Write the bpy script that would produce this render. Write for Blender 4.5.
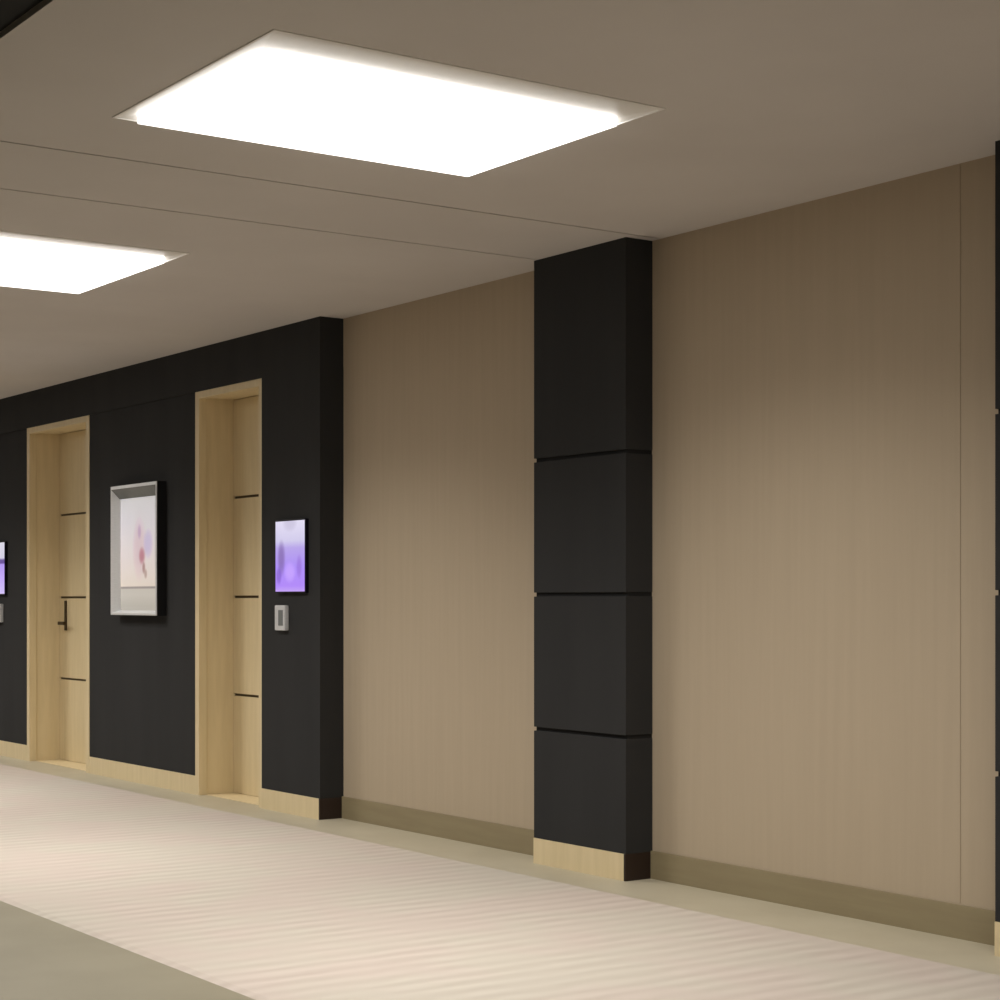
import bpy, bmesh, math
from mathutils import Vector

sc = bpy.context.scene
for o in list(bpy.data.objects):
    bpy.data.objects.remove(o)

# ------------------------------------------------------------------ camera
EYE = 1.22
cd = bpy.data.cameras.new('camera')
cam = bpy.data.objects.new('camera', cd)
sc.collection.objects.link(cam)
cam.location = (0, 0, EYE)
cam.rotation_euler = (math.radians(90), 0, math.radians(55))
cd.sensor_fit = 'HORIZONTAL'
cd.sensor_width = 36
cd.lens = 36 * 1.82
cd.shift_y = 0.1
cd.clip_start = 0.05
sc.camera = cam

# ------------------------------------------------------------------ world, exposure
w = bpy.data.worlds.new('world')
sc.world = w
w.use_nodes = True
w.node_tree.nodes['Background'].inputs[0].default_value = (0.9, 0.85, 0.8, 1)
w.node_tree.nodes['Background'].inputs[1].default_value = 0.0
vs = sc.view_settings
vs.view_transform = 'Standard'
vs.look = 'None'
vs.exposure = 0.05
vs.gamma = 1.0
vs.use_curve_mapping = False
PANEL_POWER = 3.1 
LAMP_WATTS = 44; LAMP_SPREAD = 136
#          # radiance of the luminous ceiling panels

# ------------------------------------------------------------------ measures (metres)
# x = minus the distance down the corridor, y = depth towards the wall, z = up
H = 2.79                    # ceiling
YW = 5.11                   # beige wall
YF = 4.96                   # face of pillars and dark portal
YI = 4.974                   # infill panels of the portal
YD = 5.208                   # door leaves
XL, XR = -19.0, 6.0
YB = -3.2
CEIL_EDGE = 1.775
N1 = (-10.42, -9.512)       # near doorway
N2 = (-13.34, -12.13)       # far doorway
PORTAL_R = -8.82
ZN = 2.52

# ------------------------------------------------------------------ materials
def nt(name):
    m = bpy.data.materials.new(name)
    m.use_nodes = True
    t = m.node_tree
    return m, t, t.nodes['Principled BSDF'], t.nodes, t.links

def lin(r, g, b):
    f = lambda c: (c/255/12.92) if c/255 <= .04045 else ((c/255+.055)/1.055)**2.4
    return (f(r), f(g), f(b), 1)

def mix_noise(n, l, b, ca, cb, scale, stretch=(1, 1, 1), detail=4, lo=.35, hi=.65):
    tc = n.new('ShaderNodeTexCoord'); mp = n.new('ShaderNodeMapping')
    mp.inputs['Scale'].default_value = stretch
    no = n.new('ShaderNodeTexNoise'); no.inputs['Scale'].default_value = scale
    no.inputs['Detail'].default_value = detail
    cr = n.new('ShaderNodeValToRGB')
    cr.color_ramp.elements[0].position = lo; cr.color_ramp.elements[0].color = ca
    cr.color_ramp.elements[1].position = hi; cr.color_ramp.elements[1].color = cb
    l.new(tc.outputs['Object'], mp.inputs[0]); l.new(mp.outputs[0], no.inputs['Vector'])
    l.new(no.outputs['Fac'], cr.inputs[0])
    l.new(cr.outputs[0], b.inputs['Base Color'])
    return tc, mp, no, cr

def add_bump(n, l, b, src, strength, dist=.002):
    bp = n.new('ShaderNodeBump'); bp.inputs['Strength'].default_value = strength
    bp.inputs['Distance'].default_value = dist
    l.new(src, bp.inputs['Height']); l.new(bp.outputs[0], b.inputs['Normal'])

def plain(name, ca, cb=None, rough=.5, scale=6, stretch=(1, 1, 1), bump=0, metal=0, spec=.5, detail=4):
    m, t, b, n, l = nt(name)
    b.inputs['Roughness'].default_value = rough
    b.inputs['Metallic'].default_value = metal
    b.inputs['Specular IOR Level'].default_value = spec
    tc, mp, no, cr = mix_noise(n, l, b, ca, cb or ca, scale, stretch, detail)
    if bump:
        add_bump(n, l, b, no.outputs['Fac'], bump)
    return m

def c(r, g, b):
    return (r, g, b, 1)

M = {}
M['wallcover'] = plain('beige wallcovering', c(.445, .362, .258), c(.463, .379, .271), .75, 9, (3, 3, .12), .15)
M['ceiling'] = plain('ceiling paint', c(.61, .575, .545), c(.65, .615, .585), .8, 1.2)
M['dark_ceiling'] = plain('black ceiling', c(.006, .006, .006), None, .9)
M['dark'] = plain('charcoal laminate', c(.0300, .0302, .0305), c(.0345, .0345, .0348), .75, 5, (1, 1, .15), 0, 0, .12)
M['dark_gap'] = plain('black gap', c(.004, .004, .004), None, .9)
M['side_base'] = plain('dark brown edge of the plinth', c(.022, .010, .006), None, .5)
M['maple'] = plain('pale maple veneer', c(.70, .575, .345), c(.75, .62, .385), .45, 5, (6, 6, .5), .05)
M['skirting'] = plain('olive brown skirting', c(.265, .215, .125), c(.29, .24, .14), .5, 5, (.5, 6, 6))
M['stone'] = plain('olive stone floor', c(.225, .20, .135), c(.25, .222, .152), .5, 3, (1, 1, 1), .04, 0, .4)
M['bevel_shade'] = plain('dark bevel shade', c(.10, .11, .105), c(.14, .15, .145), .4)  # dark grey painting the shade below the picture frame's top lip
M['joint'] = plain('wallcovering joint', c(.42, .34, .24), None, .8)
M['border'] = plain('lit-tone olive stone border', c(.44, .395, .29), c(.48, .435, .325), .45, 3, (1, 1, 1), .04, 0, .4)  # floor stone in a paler tone, painting the stronger light near the wall
M['outer_wall'] = plain('taupe paint', c(.20, .17, .13), None, .8)
M['white_metal'] = plain('white enamelled metal', c(.90, .885, .85), None, .4)
M['silver'] = plain('brushed silver', c(.78, .79, .80), c(.84, .85, .86), .35, 30, (1, 1, 10), 0, .3)
M['black_metal'] = plain('black frame metal', c(.01, .01, .011), None, .35)
M['bronze'] = plain('dark bronze', c(.07, .05, .028), None, .35, metal=.8)
M['grey_plastic'] = plain('grey plastic', c(.18, .19, .19), None, .4)
M['black_glass'] = plain('black bezel', c(.008, .006, .014), None, .2)

def carpet_mat():
    m, t, b, n, l = nt('ribbed cream carpet')
    b.inputs['Roughness'].default_value = .95
    b.inputs['Specular IOR Level'].default_value = .1
    tc = n.new('ShaderNodeTexCoord')
    sp = n.new('ShaderNodeSeparateXYZ'); l.new(tc.outputs['Object'], sp.inputs[0])
    # broken ribs across the corridor
    mp = n.new('ShaderNodeMapping'); mp.inputs['Scale'].default_value = (9, 2.6, 1)
    no = n.new('ShaderNodeTexNoise'); no.inputs['Scale'].default_value = 1.0; no.inputs['Detail'].default_value = 2
    l.new(tc.outputs['Object'], mp.inputs[0]); l.new(mp.outputs[0], no.inputs['Vector'])
    a = n.new('ShaderNodeMath'); a.operation = 'MULTIPLY'; a.inputs[1].default_value = 2*math.pi/.105
    l.new(sp.outputs['X'], a.inputs[0])
    b2 = n.new('ShaderNodeMath'); b2.operation = 'MULTIPLY_ADD'; b2.inputs[1].default_value = 4.5
    l.new(no.outputs['Fac'], b2.inputs[0]); l.new(a.outputs[0], b2.inputs[2])
    s = n.new('ShaderNodeMath'); s.operation = 'SINE'; l.new(b2.outputs[0], s.inputs[0])
    # ribs fade in and out in patches
    m3 = n.new('ShaderNodeMapping'); m3.inputs['Scale'].default_value = (2.2, 3.5, 1)
    n3 = n.new('ShaderNodeTexNoise'); n3.inputs['Scale'].default_value = 1.0; n3.inputs['Detail'].default_value = 3
    l.new(tc.outputs['Object'], m3.inputs[0]); l.new(m3.outputs[0], n3.inputs['Vector'])
    am = n.new('ShaderNodeMapRange'); am.inputs[1].default_value = .35; am.inputs[2].default_value = .65
    am.inputs[3].default_value = .15; am.inputs[4].default_value = 1.0
    l.new(n3.outputs['Fac'], am.inputs[0])
    sm = n.new('ShaderNodeMath'); sm.operation = 'MULTIPLY'
    l.new(s.outputs[0], sm.inputs[0]); l.new(am.outputs[0], sm.inputs[1])
    mr = n.new('ShaderNodeMapRange'); mr.inputs[1].default_value = -1; mr.inputs[2].default_value = 1
    l.new(sm.outputs[0], mr.inputs[0])
    cr = n.new('ShaderNodeValToRGB')
    cr.color_ramp.elements[0].color = c(.475, .42, .37)
    cr.color_ramp.elements[1].color = c(.55, .497, .445)
    l.new(mr.outputs[0], cr.inputs[0])
    # pinkish and yellowish clouds of pile
    n2 = n.new('ShaderNodeTexNoise'); n2.inputs['Scale'].default_value = 1.8
    l.new(tc.outputs['Object'], n2.inputs['Vector'])
    c2 = n.new('ShaderNodeValToRGB')
    c2.color_ramp.elements[0].position = .4; c2.color_ramp.elements[0].color = c(1, .965, .95)
    c2.color_ramp.elements[1].position = .6; c2.color_ramp.elements[1].color = c(.985, 1, .96)
    l.new(n2.outputs['Fac'], c2.inputs[0])
    mx = n.new('ShaderNodeMix'); mx.data_type = 'RGBA'; mx.blend_type = 'MULTIPLY'; mx.inputs[0].default_value = 1
    l.new(cr.outputs[0], mx.inputs[6]); l.new(c2.outputs[0], mx.inputs[7])
    l.new(mx.outputs[2], b.inputs['Base Color'])
    add_bump(n, l, b, mr.outputs[0], .3, .004)
    return m
M['carpet'] = carpet_mat()

def emit(name, col, strength):
    m, t, b, n, l = nt(name)
    b.inputs['Base Color'].default_value = c(.8, .8, .8)
    b.inputs['Emission Color'].default_value = col
    b.inputs['Emission Strength'].default_value = strength
    return m
M['diffuser'] = emit('glowing diffuser', c(1, .97, .935), PANEL_POWER)

def blob_chain(n, l, tc, base_socket, blobs):
    """blobs: (x, z, rx, rz, colour, softness) painted over base, object coords of a flat upright picture"""
    cur = base_socket
    sp = n.new('ShaderNodeSeparateXYZ'); l.new(tc.outputs['Object'], sp.inputs[0])
    for (bx, bz, rx, rz, col, amt) in blobs:
        def norm(sock, cc, r):
            a = n.new('ShaderNodeMath'); a.operation = 'SUBTRACT'; a.inputs[1].default_value = cc; l.new(sock, a.inputs[0])
            d = n.new('ShaderNodeMath'); d.operation = 'DIVIDE'; d.inputs[1].default_value = r; l.new(a.outputs[0], d.inputs[0])
            p = n.new('ShaderNodeMath'); p.operation = 'MULTIPLY'; l.new(d.outputs[0], p.inputs[0]); l.new(d.outputs[0], p.inputs[1])
            return p.outputs[0]
        s = n.new('ShaderNodeMath'); s.operation = 'ADD'
        l.new(norm(sp.outputs['X'], bx, rx), s.inputs[0]); l.new(norm(sp.outputs['Z'], bz, rz), s.inputs[1])
        mr = n.new('ShaderNodeMapRange'); mr.interpolation_type = 'SMOOTHSTEP'
        mr.inputs[1].default_value = 0; mr.inputs[2].default_value = 1; mr.inputs[3].default_value = amt; mr.inputs[4].default_value = 0
        l.new(s.outputs[0], mr.inputs[0])
        mx = n.new('ShaderNodeMix'); mx.data_type = 'RGBA'
        l.new(mr.outputs[0], mx.inputs[0]); l.new(cur, mx.inputs[6]); mx.inputs[7].default_value = col
        cur = mx.outputs[2]
    return cur

def vertical_ramp(n, l, tc, z0, z1, stops):
    sp = n.new('ShaderNodeSeparateXYZ'); l.new(tc.outputs['Object'], sp.inputs[0])
    mr = n.new('ShaderNodeMapRange'); mr.inputs[1].default_value = z0; mr.inputs[2].default_value = z1
    l.new(sp.outputs['Z'], mr.inputs[0])
    cr = n.new('ShaderNodeValToRGB')
    e = cr.color_ramp.elements
    e[0].position, e[0].color = stops[0]
    e[1].position, e[1].color = stops[-1]
    for p, col in stops[1:-1]:
        q = e.new(p); q.color = col
    l.new(mr.outputs[0], cr.inputs[0])
    return cr.outputs[0]

def screen_mat(name, stops, blobs, h, strength=1.0):
    m, t, b, n, l = nt(name)
    tc = n.new('ShaderNodeTexCoord')
    s = vertical_ramp(n, l, tc, -h/2, h/2, stops)
    s = blob_chain(n, l, tc, s, blobs)
    b.inputs['Base Color'].default_value = c(.02, .02, .03)
    b.inputs['Roughness'].default_value = .25
    l.new(s, b.inputs['Emission Color'])
    b.inputs['Emission Strength'].default_value = strength
    return m

def art_mat():
    m, t, b, n, l = nt('picture print')
    tc = n.new('ShaderNodeTexCoord')
    h = 1.0
    s = vertical_ramp(n, l, tc, -.375, .375, [
        (0, c(.50, .48, .44)), (.10, c(.60, .58, .54)), (.155, c(.60, .58, .54)), (.16, c(.36, .32, .32)),
        (.172, c(.36, .32, .32)), (.18, c(.80, .73, .67)), (.45, c(.84, .78, .80)), (.75, c(.85, .84, .93)), (1, c(.88, .90, .95))])
    s = blob_chain(n, l, tc, s, [
        (-.02, .02, .13, .26, c(.72, .52, .62), .55),
        (.12, .04, .09, .12, c(.55, .48, .85), .6),
        (.02, -.04, .06, .07, c(.50, .16, .24), .8),
        (-.02, .12, .035, .06, c(.55, .36, .62), .6),
        (.05, -.12, .03, .05, c(.38, .20, .20), .8),
        (.08, -.16, .03, .04, c(.38, .22, .20), .6)])
    l.new(s, b.inputs['Base Color'])
    b.inputs['Roughness'].default_value = .35
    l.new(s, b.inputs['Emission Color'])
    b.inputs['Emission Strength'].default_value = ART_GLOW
    return m
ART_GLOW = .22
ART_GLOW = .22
M['art'] = art_mat()

# ------------------------------------------------------------------ mesh helpers
def add_box(bm, x0, x1, y0, y1, z0, z1, bevel=0):
    x0, x1 = min(x0, x1), max(x0, x1); y0, y1 = min(y0, y1), max(y0, y1); z0, z1 = min(z0, z1), max(z0, z1)
    vs_ = [bm.verts.new((x, y, z)) for x in (x0, x1) for y in (y0, y1) for z in (z0, z1)]
    idx = [(0, 1, 3, 2), (4, 6, 7, 5), (0, 4, 5, 1), (2, 3, 7, 6), (0, 2, 6, 4), (1, 5, 7, 3)]
    fs = [bm.faces.new([vs_[i] for i in f]) for f in idx]
    if bevel:
        es = list({e for f in fs for e in f.edges})
        bmesh.ops.bevel(bm, geom=es, offset=bevel, segments=2, affect='EDGES', profile=.7)

def obj(name, bm, mat, parent=None, origin=None):
    bmesh.ops.recalc_face_normals(bm, faces=bm.faces)
    if origin is not None:
        bmesh.ops.translate(bm, verts=bm.verts, vec=-Vector(origin))
    me = bpy.data.meshes.new(name)
    bm.to_mesh(me); bm.free()
    me.materials.append(mat)
    o = bpy.data.objects.new(name, me)
    sc.collection.objects.link(o)
    if origin is not None:
        o.location = origin
    if parent:
        o.parent = parent
        # parts are modelled in their thing's own coordinates
    return o

def box_obj(name, mat, b, parent=None, bevel=0, origin=None):
    bm = bmesh.new(); add_box(bm, *b, bevel=bevel)
    return obj(name, bm, mat, parent, origin)

def thing(name, label, cat, loc, group=None):
    o = bpy.data.objects.new(name, None); sc.collection.objects.link(o)
    o.empty_display_size = .1
    o.location = loc; o['label'] = label; o['category'] = cat
    if group: o['group'] = group
    return o

def structure(o, label=None):
    o['kind'] = 'structure'
    if label:
        o['label'] = label
    return o

def dup(root, loc, label):
    r = root.copy(); sc.collection.objects.link(r); r.location = loc; r['label'] = label
    for ch in list(root.children):
        cc = ch.copy(); sc.collection.objects.link(cc); cc.parent = r
        for g in list(ch.children):
            d = g.copy(); sc.collection.objects.link(d); d.parent = cc
    return r

# ------------------------------------------------------------------ floor
structure(box_obj('floor', M['stone'], (XL, XR, YB, YW+.5, -.1, 0)), 'olive stone floor bordering the cream carpet')

structure(box_obj('trim_3', M['border'], (XL, XR, 4.60, YW+.02, 0, .003)), 'lit-tone olive stone border between the carpet and the wall')

# ------------------------------------------------------------------ ceiling with joints and openings for the luminous panels
LIGHTS = [(-5.57, -4.455, 2.36, 3.765), (-8.82, -7.55, 2.30, 3.575), (-11.95, -10.85, 2.34, 3.68),
          (-15.1, -14.05, 2.34, 3.68), (-18.25, -17.2, 2.34, 3.68), (-2.0, -1.2, 2.36, 3.765)]  # last panel is out of view, added to brighten the right-hand side
SEAMS = [-6.08, -6.78]
GAP = .012
def ceiling():
    bm = bmesh.new()
    xs = {XL, XR}
    for s in SEAMS: xs |= {s-GAP/2, s+GAP/2}
    for a in LIGHTS: xs |= {a[0], a[1]}
    xs = sorted(xs)
    for i in range(len(xs)-1):
        x0, x1 = xs[i], xs[i+1]; mx = (x0+x1)/2
        if any(abs(mx-s) < GAP for s in SEAMS):
            continue
        hole = [a for a in LIGHTS if a[0] < mx < a[1]]
        if hole:
            a = hole[0]
            add_box(bm, x0, x1, CEIL_EDGE, a[2], H, H+.10)
            add_box(bm, x0, x1, a[3], YW+.5, H, H+.10)
        else:
            add_box(bm, x0, x1, CEIL_EDGE, YW+.5, H, H+.10)
    return obj('ceiling', bm, M['ceiling'])
structure(ceiling(), 'taupe plaster ceiling over the corridor')
structure(box_obj('ceiling', M['dark_gap'], (XL, XR, CEIL_EDGE, YW+.5, H+.16, H+.2)), 'black void above the ceiling joints')
structure(box_obj('ceiling', M['dark_ceiling'], (XL, XR, YB, CEIL_EDGE, H+.02, H+.2)), 'black ceiling strip beyond the pale ceiling')

# ------------------------------------------------------------------ walls
structure(box_obj('wall_back', M['wallcover'], (PORTAL_R-.05, XR, YW, YW+.15, 0, H)), 'beige wallcovering behind the dark pillars')
bm = bmesh.new()
add_box(bm, -4.414, -4.410, YW-.0015, YW, .13, H)
structure(obj('trim_1', bm, M['joint']), 'thin vertical joint in the beige wallcovering')
structure(box_obj('wall_left', M['outer_wall'], (XL-.15, XL, YB, YW+.5, 0, H)))
structure(box_obj('wall_right', M['outer_wall'], (XR, XR+.15, YB, YW+.5, 0, H)))
structure(box_obj('wall_front', M['outer_wall'], (XL, XR, YB-.15, YB, 0, H)))

# dark portal: lintel and right-hand pier in front, infill panels set back, doorways left open
bm = bmesh.new()
add_box(bm, XL, PORTAL_R, YF, YI+.02, ZN, H)                 # lintel
add_box(bm, N1[1], PORTAL_R, YF, YW+.15, .12, ZN)            # right pier
for (x0, x1) in ((N2[1], N1[0]), (XL, N2[0])):
    add_box(bm, x0, x1, YI, YD+.2, .12, ZN)                  # infill panels
for (x0, x1) in (N1, N2):
    add_box(bm, x0-.02, x1+.02, YI+.02, YD+.2, ZN, H)
add_box(bm, XL, PORTAL_R-.002, YI+.02, YW+.15, ZN, H)
structure(obj('wall_portal', bm, M['dark']), 'charcoal panelled wall surround with two doorways')

# plinths and skirting
bm = bmesh.new()
add_box(bm, N1[1], PORTAL_R-.012, YF-.002, YW+.1, 0, .12, .001)
structure(obj('baseboard_left', bm, M['maple']), 'pale maple plinth under the charcoal pier right of the doors')
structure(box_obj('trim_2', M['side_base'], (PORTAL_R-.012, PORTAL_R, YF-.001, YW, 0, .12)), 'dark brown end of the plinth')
structure(box_obj('baseboard_middle', M['maple'], (N2[1], N1[0], YI-.004, YD+.1, 0, .12), bevel=.001), 'pale maple plinth between the two doors')
structure(box_obj('baseboard_far', M['maple'], (XL, N2[0], YI-.004, YD+.1, 0, .12), bevel=.001), 'pale maple plinth left of the far door')
for k, (x0, x1) in enumerate(((PORTAL_R, -6.81), (-6.135, -4.13), (-3.455, XR))):
    bm = bmesh.new()
    add_box(bm, x0, x1, YW-.012, YW, 0, .125, .002)
    structure(obj('baseboard_back', bm, M['skirting']), ['olive brown skirting between the portal and the first pillar',
              'olive brown skirting between the two pillars', 'olive brown skirting right of the second pillar'][k])

# ------------------------------------------------------------------ doors
def door(name, xs, label, mirror):
    x0, x1 = xs
    root = bpy.data.objects.new(name, None); sc.collection.objects.link(root)
    root.location = (x0, YI, 0); structure(root, label)
    W = x1-x0; F = .055; TOP = .045
    yf = -.006
    yd = YD - YI
    bm = bmesh.new()                                         # casing on the face of the wall
    add_box(bm, 0, F, yf, .05, 0, ZN, .003)
    add_box(bm, W-F, W, yf, .05, 0, ZN, .003)
    add_box(bm, F, W-F, yf, .05, ZN-TOP, ZN, .003)
    obj('door_casing', bm, M['maple'], root)
    bm = bmesh.new()                                         # lining of the deep reveal
    add_box(bm, 0, F-.008, .05, yd+.06, 0, ZN)
    add_box(bm, W-F+.008, W, .05, yd+.06, 0, ZN)
    add_box(bm, F-.008, W-F+.008, .05, yd+.06, ZN-TOP+.008, ZN)
    obj('door_lining', bm, M['maple'], root)
    zs = [.008, .625, 1.24, 1.865, ZN-TOP+.004]
    bm = bmesh.new()
    a, b_ = F-.004, W-F+.004
    for i in range(4):
        g0 = 0 if i == 0 else .008
        g1 = 0 if i == 3 else .008
        add_box(bm, a, b_, yd, yd+.045, zs[i]+g0, zs[i+1]-g1, .0015)
    leaf = obj('door_leaf', bm, M['maple'], root)
    bm = bmesh.new()
    add_box(bm, a, b_, yd+.012, yd+.04, .012, zs[-1]-.006)
    g = obj('groove', bm, M['bronze'], leaf)
    # lever handle on a long back plate
    hx = a+.13 if not mirror else b_-.13
    sgn = 1 if not mirror else -1
    bm = bmesh.new()
    add_box(bm, hx-.017, hx+.017, yd-.010, yd, .99, 1.215, .004)
    hd = obj('door_handle', bm, M['bronze'], leaf)
    bm = bmesh.new()
    bmesh.ops.create_cone(bm, cap_ends=True, segments=16, radius1=.011, radius2=.011, depth=.05)
    bmesh.ops.rotate(bm, verts=bm.verts, cent=(0, 0, 0), matrix=__import__('mathutils').Matrix.Rotation(math.pi/2, 3, 'X'))
    bmesh.ops.translate(bm, verts=bm.verts, vec=(hx, yd-.03, 1.045))
    add_box(bm, hx-.012*sgn, hx+.105*sgn, yd-.064, yd-.046, 1.032, 1.058, .005)
    obj('lever', bm, M['bronze'], hd)
    bm = bmesh.new()
    add_box(bm, a, b_, 0.04, yd+.04, 0, .006)
    obj('threshold', bm, M['maple'], root)
    return root
door('door_1', N1, 'near maple door in the charcoal wall, next to the purple screen', True)
door('door_2', N2, 'far maple door with a dark lever handle, left of the framed picture', False)
bm = bmesh.new()
for (x0, x1) in (N1, N2):
    add_box(bm, x0, x1, YD+.12, YD+.2, 0, ZN)
structure(obj('wall_behind_doors', bm, M['dark_gap']))

# ------------------------------------------------------------------ carpet
bm = bmesh.new()
add_box(bm, XL+.02, XR-.02, 2.575, 4.725, .0, .006)
for v in bm.verts:                                           # the pile thins out towards both long edges
    if v.co.z > .003:
        v.co.y += .03 if v.co.y < 3 else -.03
cp = obj('carpet_runner', bm, M['carpet'])
cp['label'] = 'cream ribbed carpet runner along the corridor floor'; cp['category'] = 'carpet'

# ------------------------------------------------------------------ pillars
def pillar():
    root = thing('pillar', '', 'pillar', (-6.81, YF, 0), 'charcoal panelled pillars against the beige wall')
    W = .675; D = YW-YF
    bm = bmesh.new()
    add_box(bm, .004, W-.004, .012, D, .12, H)
    obj('core', bm, M['dark_gap'], root)
    zs = [.12, .625, 1.245, 1.865, H]
    for i in range(4):
        g0 = 0 if i == 0 else .009
        g1 = 0 if i == 3 else .009
        bm = bmesh.new()
        add_box(bm, 0, W, 0, D, zs[i]+g0, zs[i+1]-g1, .002)
        obj('cladding_panel', bm, M['dark'], root)
    bm = bmesh.new(); add_box(bm, 0, W-.012, -.003, D, 0, .12, .001)
    o = obj('plinth', bm, M['maple'], root); o['label'] = 'pale maple plinth'
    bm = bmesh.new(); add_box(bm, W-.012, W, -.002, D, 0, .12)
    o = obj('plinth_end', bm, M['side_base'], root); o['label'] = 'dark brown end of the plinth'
    return root
p = pillar()
p['label'] = 'charcoal panelled pillar with maple plinth between the two beige wall panels'
dup(p, (-4.13, YF, 0), 'charcoal pillar cut off by the right edge of the photo')

# ------------------------------------------------------------------ luminous ceiling panels
def ceiling_light(a, label):
    x0, x1, y0, y1 = a
    RISE = .012
    root = thing('ceiling_light', label, 'ceiling light', (x0, y0, H), 'luminous panels in the corridor ceiling')
    W, L = x1-x0, y1-y0
    fx, nx, my, ty = .03, .21, .075, .03                              # rim widths: far end, near end, long sides
    def ring(bm, f0, f1, z0, z1):
        a0, a1 = fx*f0, fx*f1; b0, b1 = W-nx*f0, W-nx*f1; c0, c1 = my*f0, my*f1
        add_box(bm, a0, a1, c0, L-ty*f0, z0, z1)
        add_box(bm, b1, b0, c0, L-ty*f0, z0, z1)
        add_box(bm, a1, b1, c0, c1, z0, z1)
        add_box(bm, a1, b1, L-ty*f1, L-ty*f0, z0, z1)
    bm = bmesh.new()                                         # rim: thin lip, then a face rising gently to the diffuser
    def loop(f, z):
        return [bm.verts.new(v) for v in ((fx*f, my*f, z), (W-nx*f, my*f, z), (W-nx*f, L-ty*f, z), (fx*f, L-ty*f, z))]
    loops = [loop(0, .02), loop(0, -.003), loop(.12, -.003), loop(.14, 0), loop(1.06, RISE), loop(1.06, .03), loop(.14, .03)]
    for p_, q_ in zip(loops, loops[1:]):
        for i in range(4):
            bm.faces.new((p_[i], p_[(i+1) % 4], q_[(i+1) % 4], q_[i]))
    obj('frame', bm, M['white_metal'], root)
    bm = bmesh.new()
    ring(bm, .6, 1.08, .031, .06)
    add_box(bm, .045, W-.045, .045, L-.045, .06, .075)
    obj('housing', bm, M['white_metal'], root)
    bm = bmesh.new()
    add_box(bm, fx, W-nx, my, L-ty, -.018, .035, .006)
    obj('diffuser', bm, M['diffuser'], root)
    ld = bpy.data.lights.new('lamp', 'AREA'); ld.shape = 'RECTANGLE'; ld.size = W-fx-nx-.02; ld.size_y = L-my-ty-.02
    ld.energy = LAMP_WATTS; ld.spread = math.radians(LAMP_SPREAD); ld.color = (1, .965, .92)
    lo = bpy.data.objects.new('lamp', ld); sc.collection.objects.link(lo)
    lo.location = ((fx+W-nx)/2, (my+L-ty)/2, -.021); lo.parent = root
    return root
LL = ['large glowing rectangular ceiling panel shown whole, nearest in view',
      'glowing ceiling panel cut off by the left edge of the photo',
      'glowing ceiling panel further down the corridor, above the doors',
      'glowing ceiling panel beyond the doors',
      'glowing ceiling panel at the far end of the corridor',
      'unseen ceiling panel added on the camera side to brighten the right']
for a, lb in zip(LIGHTS, LL):
    ceiling_light(a, lb)

# ------------------------------------------------------------------ purple screens
SH = .40
WHT = c(.80, .76, .92)
def wall_screen(x0, x1, y, label, stops, blobs):
    zc = 1.468; W = x1-x0
    root = thing('wall_screen', label, 'screen', ((x0+x1)/2, y, zc), 'lit purple screens beside the doors')
    bm = bmesh.new(); add_box(bm, -W/2-.008, W/2+.008, -.022, 0, -SH/2-.008, SH/2+.008, .003)
    obj('bezel', bm, M['black_glass'], root)
    bm = bmesh.new(); add_box(bm, -W/2, W/2, -.024, -.0205, -SH/2, SH/2)
    obj('display', bm, screen_mat('lit purple display', stops, blobs, SH, 1.0), root)
    return root
wall_screen(-9.295, -8.955, YF, 'lit purple screen on the charcoal pier right of the near door',
    [(0, c(.52, .35, .86)), (.08, c(.42, .24, .90)), (.35, c(.40, .26, .88)), (.62, c(.46, .36, .78)), (.72, c(.62, .58, .80)), (1, c(.74, .70, .86))],
    [(0, .19, .10, .06, c(.50, .46, .62), .6), (-.10, -.01, .055, .12, c(.20, .12, .36), .75), (-.13, -.11, .04, .06, c(.17, .07, .5), .6),
     (.0, -.09, .08, .07, c(.58, .38, 1.0), .7), (.11, -.06, .04, .08, c(.26, .12, .6), .5)])
wall_screen(-14.13, -13.78, YI, 'lit purple screen at the left edge of the photo',
    [(0, c(.60, .50, .86)), (.3, c(.50, .36, .88)), (.57, c(.40, .28, .80)), (.60, c(.10, .05, .28)), (.66, c(.12, .07, .3)), (.70, c(.60, .58, .72)), (1, c(.66, .64, .74))],
    [(-.1, -.1, .06, .1, c(.30, .2, .6), .6)])

def card_reader(x0, x1, y, label):
    root = thing('card_reader', label, 'card reader', ((x0+x1)/2, y, 1.118), 'small silver boxes under the purple screens')
    W = x1-x0
    bm = bmesh.new(); add_box(bm, -W/2, W/2, -.028, 0, -.072, .072, .008)
    obj('housing', bm, M['silver'], root)
    bm = bmesh.new(); add_box(bm, -W*.12, W*.34, -.030, -.02, -.045, .045, .004)
    obj('reader_window', bm, M['grey_plastic'], root)
card_reader(-9.30, -9.18, YF, 'small silver card reader right of the near door, below the purple screen')
card_reader(-13.98, -13.86, YI, 'small silver card reader at the left edge of the photo')

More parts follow.
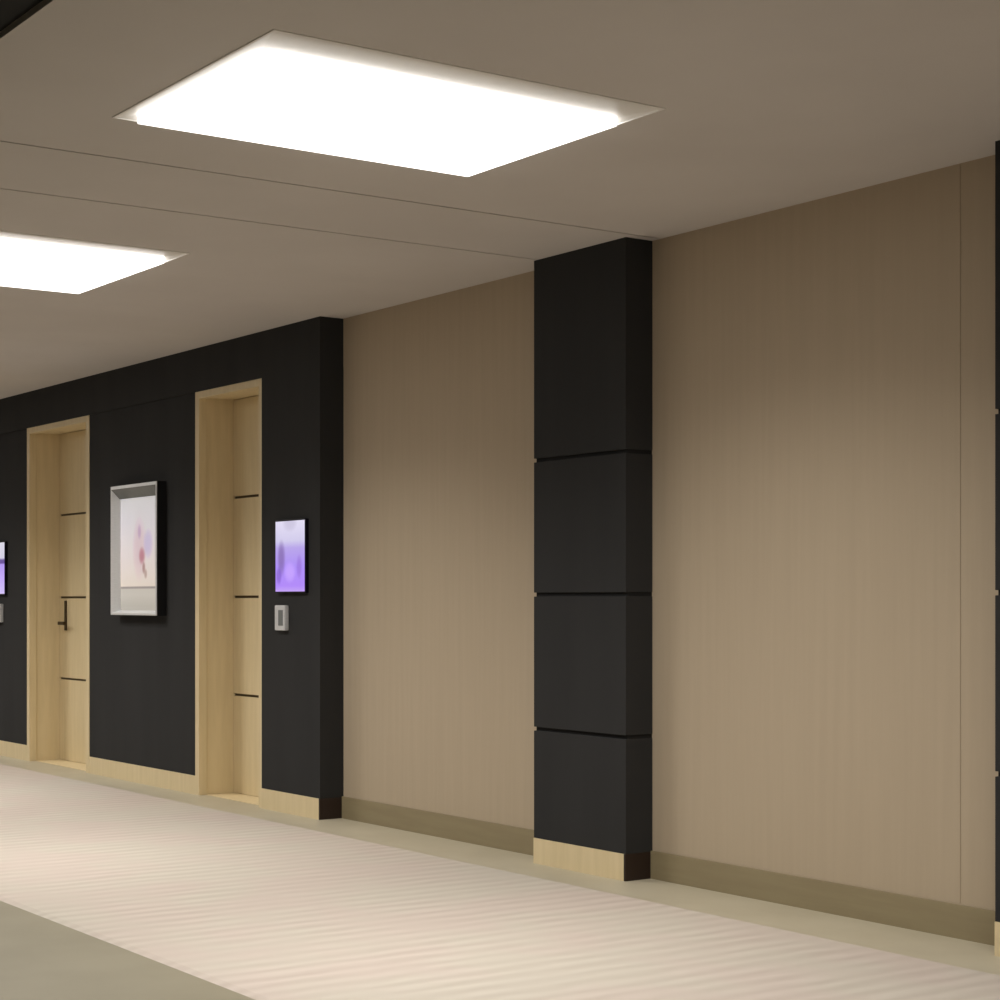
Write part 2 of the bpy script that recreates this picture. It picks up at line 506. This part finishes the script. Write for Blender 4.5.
# ------------------------------------------------------------------ framed picture
def picture():
    # outer box from x=-11.62 to -10.93, z 1.13 .. 1.92
    xa, xb = -11.60, -10.86
    z0, z1 = 1.12, 1.985
    root = thing('framed_picture', 'deep silver framed picture with a pink blossom, hung between the doors', 'picture', ((xa+xb)/2, YI, (z0+z1)/2))
    W, Hh = xb-xa, z1-z0
    DEP = .068
    def hollow(bm, w, h, t, ya, yb, bev=0):
        add_box(bm, -w/2, -w/2+t, ya, yb, -h/2, h/2, bev)
        add_box(bm, w/2-t, w/2, ya, yb, -h/2, h/2, bev)
        add_box(bm, -w/2+t, w/2-t, ya, yb, h/2-t, h/2, bev)
        add_box(bm, -w/2+t, w/2-t, ya, yb, -h/2, -h/2+t, bev)
    bm = bmesh.new(); hollow(bm, W+.004, Hh+.004, .010, -DEP+.004, 0)
    obj('frame', bm, M['black_metal'], root)
    bm = bmesh.new()                                         # front lip, then faces sloping back to the print
    def lp(l_, r_, b_, t_, y):
        return [bm.verts.new(v) for v in ((-W/2+l_, y, -Hh/2+b_), (W/2-r_, y, -Hh/2+b_), (W/2-r_, y, Hh/2-t_), (-W/2+l_, y, Hh/2-t_))]
    loops = [lp(0, 0, 0, 0, -.010), lp(0, 0, 0, 0, -DEP), lp(.014, .012, .012, .022, -DEP-.002),
             lp(.045, .03, .03, .085, -.020), lp(.045, .03, .03, .085, -.010)]
    for p_, q_ in zip(loops, loops[1:]):
        for i in range(4):
            bm.faces.new((p_[i], p_[(i+1) % 4], q_[(i+1) % 4], q_[i]))
    bt = bmesh.new()  # added dark piece over the top slope, its colour stands for shade
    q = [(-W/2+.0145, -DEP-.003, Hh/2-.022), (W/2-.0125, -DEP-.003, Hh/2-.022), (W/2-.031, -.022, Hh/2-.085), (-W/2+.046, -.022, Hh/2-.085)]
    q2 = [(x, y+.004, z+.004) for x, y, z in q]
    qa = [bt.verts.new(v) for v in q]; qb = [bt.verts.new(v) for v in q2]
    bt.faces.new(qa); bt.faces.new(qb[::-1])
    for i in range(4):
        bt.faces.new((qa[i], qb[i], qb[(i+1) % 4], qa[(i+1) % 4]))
    tb = obj('top_bevel_shade', bt, M['bevel_shade'], root); tb['label'] = 'top bevel with its shade painted dark grey'
    o = obj('inner_frame', bm, M['silver'], root); o['label'] = 'polished silver inner frame'
    bm = bmesh.new(); add_box(bm, -W/2+.02, W/2-.02, -.014, -.006, -Hh/2+.02, Hh/2-.02)
    obj('print', bm, M['art'], root)
    return root
picture()
